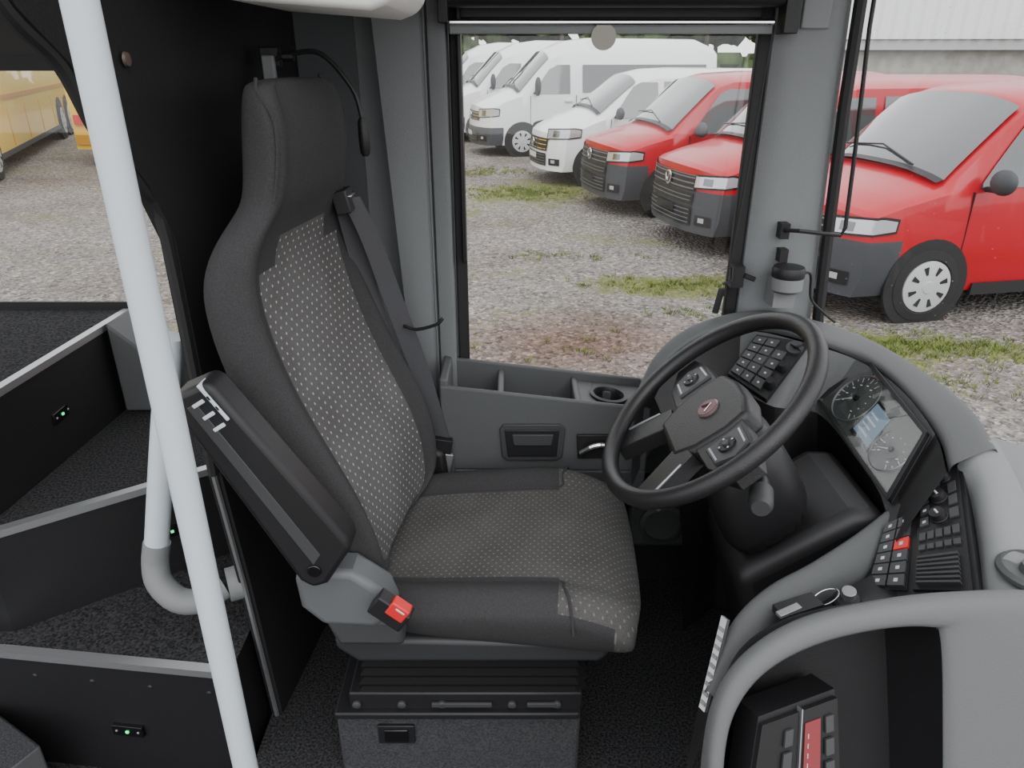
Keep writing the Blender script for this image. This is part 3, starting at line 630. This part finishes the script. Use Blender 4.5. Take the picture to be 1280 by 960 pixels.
mb=MB(); mb.prism([(-.33,1.30),(-.20,1.30),(-.19,1.24),(-.31,1.24)],1,.99,1.04,G_DARK); mb.obj('side_lower_cover',seat,bev=.01)
mb=MB(); R=Euler((0,math.radians(35),math.radians(-10))).to_matrix(); mb.box((-.205,.965,1.345),(.065,.028,.042),BLKPL,R); mb.box((-.19,.958,1.353),(.035,.022,.030),REDP,R); mb.box((-.186,.948,1.357),(.020,.006,.006),ICON,R); mb.obj('belt_buckle',seat,bev=.004,seg=3)
mb=MB(); mb.prism([(-.33,1.215),(.19,1.20),(.18,1.17),(.165,1.155),(-.29,1.155),(-.33,1.19)],1,1.035,1.48,mat('seat_frame_black',(.024,.026,.028),.5)); mb.obj('suspension_top',seat,bev=.01,seg=3)
mb=MB()
rings=[]
for i in range(11):
    z=1.160-i*.0118; k=0 if i%2 else .007; x0=-.28-k-.002*i;x1=.145+k; y0=1.075-k;y1=1.46+k
    rings.append([(x0,y0,z),(x1-.02,y0,z),(x1,y0+.02,z),(x1,y1,z),(x0,y1,z)])
mb.loft(rings,mat('bellows_black',(.006,.006,.006),.85,0,0,1,.2)); mb.obj('suspension_bellows',seat)
mb=MB(); mb.bx(-.325,.14,1.065,1.47,1.0,1.045,BLKPL); mb.bx(-.355,.135,1.052,1.48,.987,1.003,BLKPL)
mb.obj('base_plate',seat,bev=.004)
mb=MB()
for x in (-.31,-.22,-.14,.0,.09): mb.lathe([(.009,0),(.009,.006),(.005,.008)],(x,1.065,1.018),(0,-1,0),G_DARK,8)
mb.box((-.10,1.06,1.02),(.12,.006,.010),BTN); mb.box((.06,1.06,1.02),(.06,.006,.010),BTN)
mb.obj('base_bolts',seat,bev=.001)
e=empty('seat_pedestal'); mb=MB(); mb.bx(-.36,.14,1.075,1.50,.80,.986,CARPG); mb.obj('carpeted_box',e,bev=.008); mb=MB(); mb.bx(-.275,-.20,1.068,1.078,.90,.95,BLKPL); mb.bx(-.262,-.213,1.064,1.07,.908,.942,BLKGL); mb.obj('socket_plate',e,bev=.002)

# ---------------------------------------------------------------- dashboard
dash=empty('dashboard')
O=cr([(.285,1.50,1.52),(.34,1.58,1.575),(.44,1.645,1.62),(.60,1.68,1.643),(.75,1.645,1.622),(.83,1.53,1.612),(.868,1.33,1.602),(.86,1.20,1.60),(.842,1.10,1.585)],6)
I=cr([(.310,1.482,1.515),(.362,1.55,1.566),(.452,1.605,1.606),(.572,1.625,1.620),(.665,1.525,1.630),(.755,1.475,1.607),(.785,1.36,1.596),(.772,1.17,1.582),(.745,1.07,1.562)],6)
n=len(O); rows=[]
def outd(k):
    d=(O[k]-I[k]); d.z=0; return d.normalized()
rows.append([O[k]+V((0,0,-.28)) for k in range(n)])
rows.append([O[k]+V((0,0,-.03))+outd(k)*.003 for k in range(n)])
rows.append([O[k]+V((0,0,-.008)) for k in range(n)])
rows.append([O[k].lerp(I[k],.12)+V((0,0,.001)) for k in range(n)])
rows.append([O[k].lerp(I[k],.3)+V((0,0,.004)) for k in range(n)])
rows.append([O[k].lerp(I[k],.85)+V((0,0,.004)) for k in range(n)])
rows.append([O[k].lerp(I[k],.96)+V((0,0,.001)) for k in range(n)])
rows.append([I[k]+V((0,0,-.005)) for k in range(n)])
rows.append([I[k]+V((0,0,-.016))+outd(k)*.004 for k in range(n)])
mb=MB(); mb.grid(rows,G_MID); mb.obj('hood',dash,sub=1)
mb=MB(); L1=cr([(.32,1.475,1.50),(.368,1.545,1.55),(.455,1.60,1.59),(.57,1.62,1.605),(.66,1.53,1.61),(.75,1.47,1.595),(.785,1.34,1.585),(.77,1.17,1.572),(.742,1.07,1.55)],4)
L2=cr([(.35,1.43,1.44),(.40,1.47,1.48),(.46,1.52,1.53),(.52,1.47,1.52),(.57,1.42,1.51),(.685,1.46,1.475),(.70,1.30,1.46),(.685,1.12,1.445),(.60,.98,1.40)],4)
L3=[V((p.x+.06,p.y+.02,1.15)) for p in L2]; L4=[V((p.x+.1,p.y+.05,.82)) for p in L2]
mb.grid([L1,[p+V((0,0,-.006)) for p in L2],L3,L4],BLKPL,mf=lambda i,j: G_MID if i==0 and 10<j<28 else BLKPL); mb.obj('lower_dash',dash)
S=[(.49,1.515,1.54),(.55,1.42,1.52),(.652,1.495,1.622),(.573,1.60,1.602)]
mb=MB(); mb.q(S,0,1,0,1,-.01,.004,BLKPL)
for r in range(5):
    for c in range(3):
        if r==4 and c==2: continue
        u0=.05+c*.25+(.0 if c<2 else .02); v0=.05+r*.18
        mb.q(S,u0,u0+.22,v0,v0+.15,.004,.011,BTN); mb.q(S,u0+.09,u0+.13,v0+.06,v0+.09,.011,.0115,ICON)
mb.obj('switch_panel',dash,bev=.0015)
mb=MB(); S2=[V(p) for p in S]; nn=((S2[1]-S2[0]).cross(S2[3]-S2[0])).normalized()
for k in (.2,.5): 
    c=S2[0].lerp(S2[1],.9).lerp(S2[3].lerp(S2[2],.9),k); mb.lathe([(.013,.004),(.012,.014),(.009,.022),(.0,.022)],c,nn,BLKPL,16)
c=S2[0].lerp(S2[1],.85).lerp(S2[3].lerp(S2[2],.85),.86); mb.lathe([(.019,.004),(.019,.01),(.015,.01),(.0,.006)],c,nn,BTN,20)
for k in range(4): mb.box(c+nn*.01+(S2[1]-S2[0]).normalized()*(-.010+.0066*k),(.002,.025,.002),BLKGL,Euler((0,-.7,0)).to_matrix())
mb.obj('rotary_switches_and_vent',dash)
C=[(.690,1.480,1.490),(.688,1.115,1.458),(.762,1.170,1.570),(.782,1.460,1.592)]
mb=MB(); mb.q(C,0,1,0,1,-.02,.0,BLKPL); mb.q(C,.03,.97,.05,.94,.0,.003,GAUGE)
for a_ in ((0,.03,0,1),(.97,1,0,1),(0,1,0,.05),(0,1,.94,1)): mb.q(C,*a_,0,.012,BLKPL)
mb.obj('instrument_cluster',dash,bev=.001)
Cv=[V(p) for p in C]; cn=((Cv[1]-Cv[0]).cross(Cv[3]-Cv[0])).normalized(); cu=(Cv[1]-Cv[0]).normalized(); cv=cn.cross(cu)
def CP(u,v,h): return (Cv[0]*(1-u)+Cv[1]*u)*(1-v)+(Cv[3]*(1-u)+Cv[2]*u)*v+cn*h
mb=MB()
def dial(u,v,r,a0,a1,nt_,need):
    c=CP(u,v,.003); mb.lathe([(r,0),(r,.004),(r*.97,.005),(r*.96,.001)],c,cn,ALU,40,False); mb.lathe([(r*.95,.0),(r*.95,.0008)],c,cn,mat('dial_face',(.02,.024,.024),.4),36); mb.lathe([(r*.42,.0),(r*.42,.002),(r*.40,.002)],c,cn,G_DARK,24)
    for i in range(nt_):
        a=lerp(a0,a1,i/(nt_-1)); d=cu*math.cos(a)+cv*math.sin(a); t=cn.cross(d); ln=.2 if i%2==0 else .1
        p=[c+cn*.003+d*r*.9-t*.0009,c+cn*.003+d*r*.9+t*.0009,c+cn*.003+d*r*(.9-ln)+t*.0009,c+cn*.003+d*r*(.9-ln)-t*.0009]; mb.add(p,[(0,1,2,3)],ICON)
        if i%2==0: mb.box(c+cn*.003+d*r*.58,(.004,.004,.001),ICON)
    d=cu*math.cos(need)+cv*math.sin(need); t=cn.cross(d); mb.add([c+cn*.005-t*.002,c+cn*.005+t*.002,c+cn*.005+d*r*.8],[(0,1,2)],ICON); mb.lathe([(r*.12,.002),(r*.1,.008),(0,.008)],c,cn,BLKGL,16)
dial(.235,.50,.058,3.9,-.8,19,3.9); dial(.80,.46,.048,3.9,-.8,15,3.7)
mb.obj('gauges',dash)
mb=MB(); mb.q(C,.42,.64,.14,.74,.003,.007,BLKGL); mb.q(C,.43,.63,.20,.70,.007,.0075,LCD)
for k in range(4): mb.q(C,.45,.45+.12-.02*(k%2),.27+k*.09,.30+k*.09,.0075,.008,ICON)
for k in range(5): mb.q(C,.10+k*.03,.115+k*.03,.90,.915,.003,.004,REDP if k%2 else AMBER)
mb.obj('trip_display',dash)
mb=MB(); mb.q(C,.03,.97,.05,.94,.010,.0105,CLENS); mb.obj('cluster_lens',dash)
D=[(.585,.955,1.390),(.690,.855,1.468),(.792,1.125,1.552),(.690,1.115,1.460)]
mb=MB(); mb.q(D,-.06,1.03,-.02,1.04,-.03,.0,BLKPL); mb.q(D,.02,.40,.02,.72,0,.004,BLKPL); mb.q(D,.46,.98,.02,.94,0,.006,BLKPL)
for r in range(6):
    for c in range(2):
        u0=.04+c*.18; v0=.04+r*.11
        mb.q(D,u0,u0+.16,v0,v0+.095,.004,.010,REDP if (r==3 and c==1) else BTN); mb.q(D,u0+.06,u0+.10,v0+.03,v0+.06,.010,.0105,ICON)
for k in range(7): mb.q(D,.50,.90,.05+k*.032,.065+k*.032,.004,.014,G_DARK)
for k in range(5): mb.q(D,.50+.09*k,.57+.09*k,.32,.36,.006,.010,BTN); mb.q(D,.50+.09*k,.57+.09*k,.40,.46,.006,.010,BTN)
for r in range(3):
    mb.q(D,.50,.60,.52+r*.1,.59+r*.1,.006,.010,BTN); mb.q(D,.84,.94,.52+r*.1,.59+r*.1,.006,.010,BTN); mb.q(D,.53,.57,.54+r*.1,.56+r*.1,.010,.0104,ICON)
mb.obj('lower_switch_modules',dash,bev=.0012)
Dv=[V(p) for p in D]; dn=((Dv[1]-Dv[0]).cross(Dv[3]-Dv[0])).normalized()
mb=MB()
for u,v,r in ((.72,.56,.013),(.72,.72,.013),(.66,.86,.010),(.80,.86,.010)):
    c=(Dv[0]*(1-u)+Dv[1]*u)*(1-v)+(Dv[3]*(1-u)+Dv[2]*u)*v+dn*.005; mb.lathe([(r*1.15,0),(r*1.15,.004),(r,.005),(r*.9,.016),(0,.017)],c,dn,BLKPL,18); mb.box(c+dn*.017,(.003,.010,.002),ICON)
mb.obj('rotary_knobs',dash)
mb=MB()
mb.grid([cr([(.850,1.13,1.588),(.86,1.04,1.53),(.84,.97,1.50),(.80,.86,1.494),(.78,.74,1.490)],4),cr([(.82,1.11,1.586),(.815,1.04,1.552),(.785,.95,1.522),(.75,.86,1.500),(.73,.74,1.492)],4),cr([(.775,1.10,1.575),(.778,1.05,1.548),(.745,.95,1.515),(.700,.845,1.478),(.68,.74,1.47)],4),cr([(.775,1.10,1.50),(.778,1.05,1.50),(.745,.95,1.47),(.700,.845,1.43),(.68,.74,1.42)],4)],G_LIGHT,)
mb.obj('module_surround',dash,sub=1)
mb=MB(); mb.prism([(.85,1.36),(.93,1.36),(1.02,1.28),(1.10,1.15),(1.16,1.0),(1.2,.6),(.90,.6),(.80,.80),(.82,.97),(.85,1.12)],2,1.40,1.495,G_LIGHT); mb.obj('windscreen_shelf',dash,bev=.02,seg=3)
mb=MB(); mb.lathe([(.05,0),(.05,.006),(.044,.012),(.042,.004),(.02,.004),(.018,.016),(0,.018)],(.775,.87,1.497),(0,0,1),G_MID,28); mb.obj('shelf_vent_knob',dash)
mb=MB()
A=cr([(.68,1.105,1.455),(.60,1.05,1.44),(.50,.985,1.43),(.41,.93,1.425),(.34,.87,1.405),(.29,.80,1.34)],5)
Bq=cr([(.66,1.04,1.425),(.61,.995,1.41),(.53,.955,1.412),(.445,.905,1.408),(.37,.845,1.388),(.31,.78,1.32)],5)
mb.grid([[p+V((-.01,.02,-.28)) for p in A],[p+V((-.008,.008,-.05)) for p in A],[p+V((-.004,.004,-.008)) for p in A],[p+V((0,-.003,.002)) for p in A],[a_.lerp(b_,.5)+V((0,0,.004)) for a_,b_ in zip(A,Bq)],Bq,[p+V((.003,-.003,-.03)) for p in Bq]],G_MID); mb.obj('side_trim',dash,sub=1)
mb=MB(); mb.grid([[V((.31,.775,1.30)),V((.37,.835,1.36)),V((.44,.89,1.385)),V((.52,.94,1.39)),V((.66,1.0,1.42))],[V((.33,.78,1.28)),V((.42,.80,1.34)),V((.50,.83,1.37)),V((.58,.87,1.385)),V((.68,.90,1.42))]],BLKPL); mb.obj('ignition_tray',dash,solid=.01)
e=empty('ignition_key'); mb=MB(); mb.lathe([(.022,0),(.022,.012),(.017,.018),(0,.018)],(.535,.915,1.400),(-.2,-.2,1),BLKPL,22); mb.lathe([(.012,0),(.011,.02)],(.535,.915,1.412),(-.2,-.2,1),ALU,16)
mb.tube([V((.49+.018*math.cos(t),.90+.014*math.sin(t),1.428+.012*math.cos(t))) for t in [2*math.pi*i/20 for i in range(20)]],.0015,CHROME,6,True); mb.box((.44,.88,1.425),(.07,.03,.014),BLKPL,Euler((0,-.1,.3)).to_matrix()); mb.box((.42,.865,1.432),(.04,.012,.006),ALU,Euler((0,-.1,.4)).to_matrix()); mb.obj('key_with_fob',e,bev=.003)
mb=MB(); KQ=[(.282,.795,1.31),(.288,.785,1.31),(.328,.858,1.420),(.322,.868,1.420)]
mb.q(KQ,0,1,0,1,-.004,.004,ALU)
for k in range(9): mb.q(KQ,.1,.9,.05+k*.1,.09+k*.1,.004,.0055,G_LIGHT)
mb.obj('card_holder_strip')

# centre console pod with arch
e=empty('console_pod'); 
def YP(z): return .75-(1.55-z)*.42
inn=cr([(.280,0,1.0),(.279,0,1.25),(.280,0,1.36),(.296,0,1.42),(.335,0,1.465),(.40,0,1.497),(.48,0,1.515),(.545,0,1.517),(.563,0,1.50),(.568,0,1.38),(.57,0,1.2),(.57,0,1.0)],4)
out=cr([(.258,0,1.0),(.258,0,1.28),(.259,0,1.37),(.277,0,1.438),(.320,0,1.487),(.390,0,1.524),(.49,0,1.545),(.60,0,1.555),(.72,0,1.552),(.84,0,1.50),(.88,0,1.3),(.88,0,1.0)],4)
inn=[V((p.x,YP(p.z),p.z)) for p in inn]; out=[V((p.x,YP(p.z),p.z)) for p in out]
mb=MB(); mb.grid([[p+V((0,.02 if p.x<.5 else .06,-.06)) for p in out],[p+V((0,.03,-.012)) for p in out],[p+V((0,.010,0)) for p in out],[(p*.93+q*.07)+V((0,-.004,0)) for p,q in zip(out,inn)],[p*.4+q*.6+V((0,-.006,0)) for p,q in zip(out,inn)],[q+V((0,-.003,0)) for q in inn],[q+V((0,.01,-.001)) for q in inn]],mat('pod_grey',(.105,.11,.111),.6,0,.3,900)); mb.obj('arch_shell',e,sub=1)
def shr(q,k,dy): return V((lerp(q.x,.42,k),q.y+dy,lerp(q.z,1.2,k)))
mb=MB(); rr=[[q+V((0,.005,0)) for q in inn],[shr(q,.01,.03) for q in inn],[shr(q,.06,.07) for q in inn],[shr(q,.15,.10) for q in inn]]
mb.grid(rr,BLKPL); mb.add(rr[3],[list(range(len(inn)))],BLACK); mb.bx(.285,.565,.42,.62,1.12,1.13,BLACK); mb.obj('cavity_liner',e)
mb=MB(); U=[(.292,.60,1.21),(.445,.64,1.21),(.440,.735,1.405),(.325,.69,1.405)]
mb.q(U,-.02,1.02,-.02,1.02,-.05,.0,BLKPL); mb.q(U,.0,.48,.02,.98,0,.008,BLKPL); mb.q(U,.52,1,.02,.98,0,.008,BLKPL)
mb.q(U,.56,.76,.58,.90,.008,.010,mat('label_dark_red',(.22,.03,.035),.5)); mb.q(U,.10,.22,.1,.5,.008,.010,LCDG); mb.q(U,.495,.51,.0,1,.0,.012,ALU)
for k in range(6): mb.q(U,.82,.92,.1+k*.14,.2+k*.14,.008,.012,BTN); mb.q(U,.30,.40,.1+k*.14,.2+k*.14,.008,.012,BTN)
for k in range(3): mb.q(U,.62,.74,.08+k*.14,.16+k*.14,.008,.011,ICON)
for k in range(4): mb.q(U,.60,.61,.62+k*.06,.65+k*.06,.010,.0104,ICON)
mb.obj('radio_and_tachograph',e,bev=.001)

# ---------------------------------------------------------------- steering wheel
sw=empty('steering_wheel'); Cc=V((.353,1.195,1.618)); w1=V((0,-1,0)); w2=V((.75,0,.6614)); wn=V((-.6614,0,.75))
def W(u,v,h=0): return Cc+w1*u+w2*v+wn*h
R_=.218
mb=MB(); mb.tube([W(R_*math.cos(t),R_*math.sin(t)) for t in [2*math.pi*i/72 for i in range(72)]],.0165,LEATH,14,True); mb.obj('rim',sw)
def plate(mb,uv,h0,h1,m,ins=.0):
    n=len(uv); cu_=sum(p[0] for p in uv)/n; cv_=sum(p[1] for p in uv)/n
    b=[W(u,v,h0) for u,v in uv]; t=[W(cu_+(u-cu_)*(1-ins),cv_+(v-cv_)*(1-ins),h1) for u,v in uv]
    mb.add(b+t,[list(range(n))[::-1],list(range(n,2*n))]+[[i,(i+1)%n,n+(i+1)%n,n+i] for i in range(n)],m)
mb=MB(); plate(mb,[(-.090,.062),(-.035,.076),(.035,.076),(.090,.062),(.100,.01),(.090,-.06),(.066,-.108),(-.066,-.108),(-.090,-.06),(-.100,.01)],-.055,-.010,LEATH,.10); mb.obj('airbag_pad',sw,bev=.010,seg=3)
mb=MB()
for sg in (-1,1):
    plate(mb,[(sg*.07,.045),(sg*.15,.042),(sg*.212,.025),(sg*.212,-.022),(sg*.15,-.055),(sg*.07,-.06)],-.045,-.015,LEATH,.08)
    plate(mb,[(sg*.030,-.07),(sg*.090,-.06),(sg*.130,-.170),(sg*.085,-.203)],-.045,-.012,LEATH,.06)
    plate(mb,[(sg*.096,-.088),(sg*.100,-.088),(sg*.126,-.160),(sg*.121,-.162)],-.014,-.009,ALU,.0)
mb.obj('spokes',sw,bev=.006,seg=3)
mb=MB()
for sg in (-1,1):
    plate(mb,[(sg*.102,.034),(sg*.157,.032),(sg*.172,0),(sg*.157,-.036),(sg*.106,-.040)],-.016,-.010,BTN,.05)
    mb.lathe([(.017,0),(.016,.004),(0,.004)],W(sg*.133,-.002,-.010),wn,BLKPL,20); mb.lathe([(.007,0),(.006,.006),(0,.006)],W(sg*.133,-.002,-.008),wn,BTN,12)
    for du,dv in ((0,.013),(0,-.013),(.013,0),(-.013,0)): mb.lathe([(.0022,0),(.0022,.001)],W(sg*.133+du,-.002+dv,-.0055),wn,ICON,8)
    plate(mb,[(sg*.110,.030),(sg*.152,.028),(sg*.154,.024),(sg*.110,.026)],-.012,-.009,ALU,.0); plate(mb,[(sg*.110,-.034),(sg*.152,-.032),(sg*.152,-.028),(sg*.110,-.030)],-.012,-.009,ALU,.0)
mb.obj('control_pods',sw,bev=.001)
mb=MB(); mb.lathe([(.022,0),(.022,.004),(.019,.006)],W(0,.0,-.011),wn,mat('badge_ring',(.25,.18,.18),.3,.5),28); mb.lathe([(.0195,.004),(.0195,.0065)],W(0,.0,-.011),wn,mat('badge_dark_red',(.10,.015,.02),.3),24)
mb.tube([W(-.010,-.008,-.003),W(0,.010,-.003),W(.010,-.008,-.003)],.0014,CHROME,6); mb.obj('badge',sw)
rings=[]
for rx,ry,h,dv in ((.045,.045,-.045,0),(.055,.055,-.075,0),(.085,.08,-.10,-.01),(.10,.09,-.18,-.03),(.11,.10,-.30,-.06)):
    rings.append([W((abs(math.cos(t))**.6*(1 if math.cos(t)>0 else -1))*rx,(abs(math.sin(t))**.6*(1 if math.sin(t)>0 else -1))*ry+dv,h) for t in [2*math.pi*i/24 for i in range(24)]])
mb=MB(); mb.loft(rings,BLKPL); mb.obj('column_shroud',sw,sub=1)
mb=MB(); mb.tube([W(.09,.0,-.12),W(.13,.0,-.115),W(.16,-.01,-.11)],.012,BLKPL,12); mb.lathe([(.014,0),(.02,.01),(.02,.05),(.015,.06),(0,.06)],W(.145,-.005,-.11),W(.2,-.02,-.1)-W(.145,-.005,-.11),G_DARK,18)
mb.tube([W(-.09,.0,-.12),W(-.17,.01,-.11)],.011,BLKPL,12); mb.obj('control_stalks',sw)
mb=MB(); mb.prism([(.42,1.30),(.62,1.44),(.69,1.44),(.69,.82),(.55,.82),(.50,1.05)],1,1.10,1.36,BLKPL); mb.obj('column_base',sw,bev=.03,seg=3)
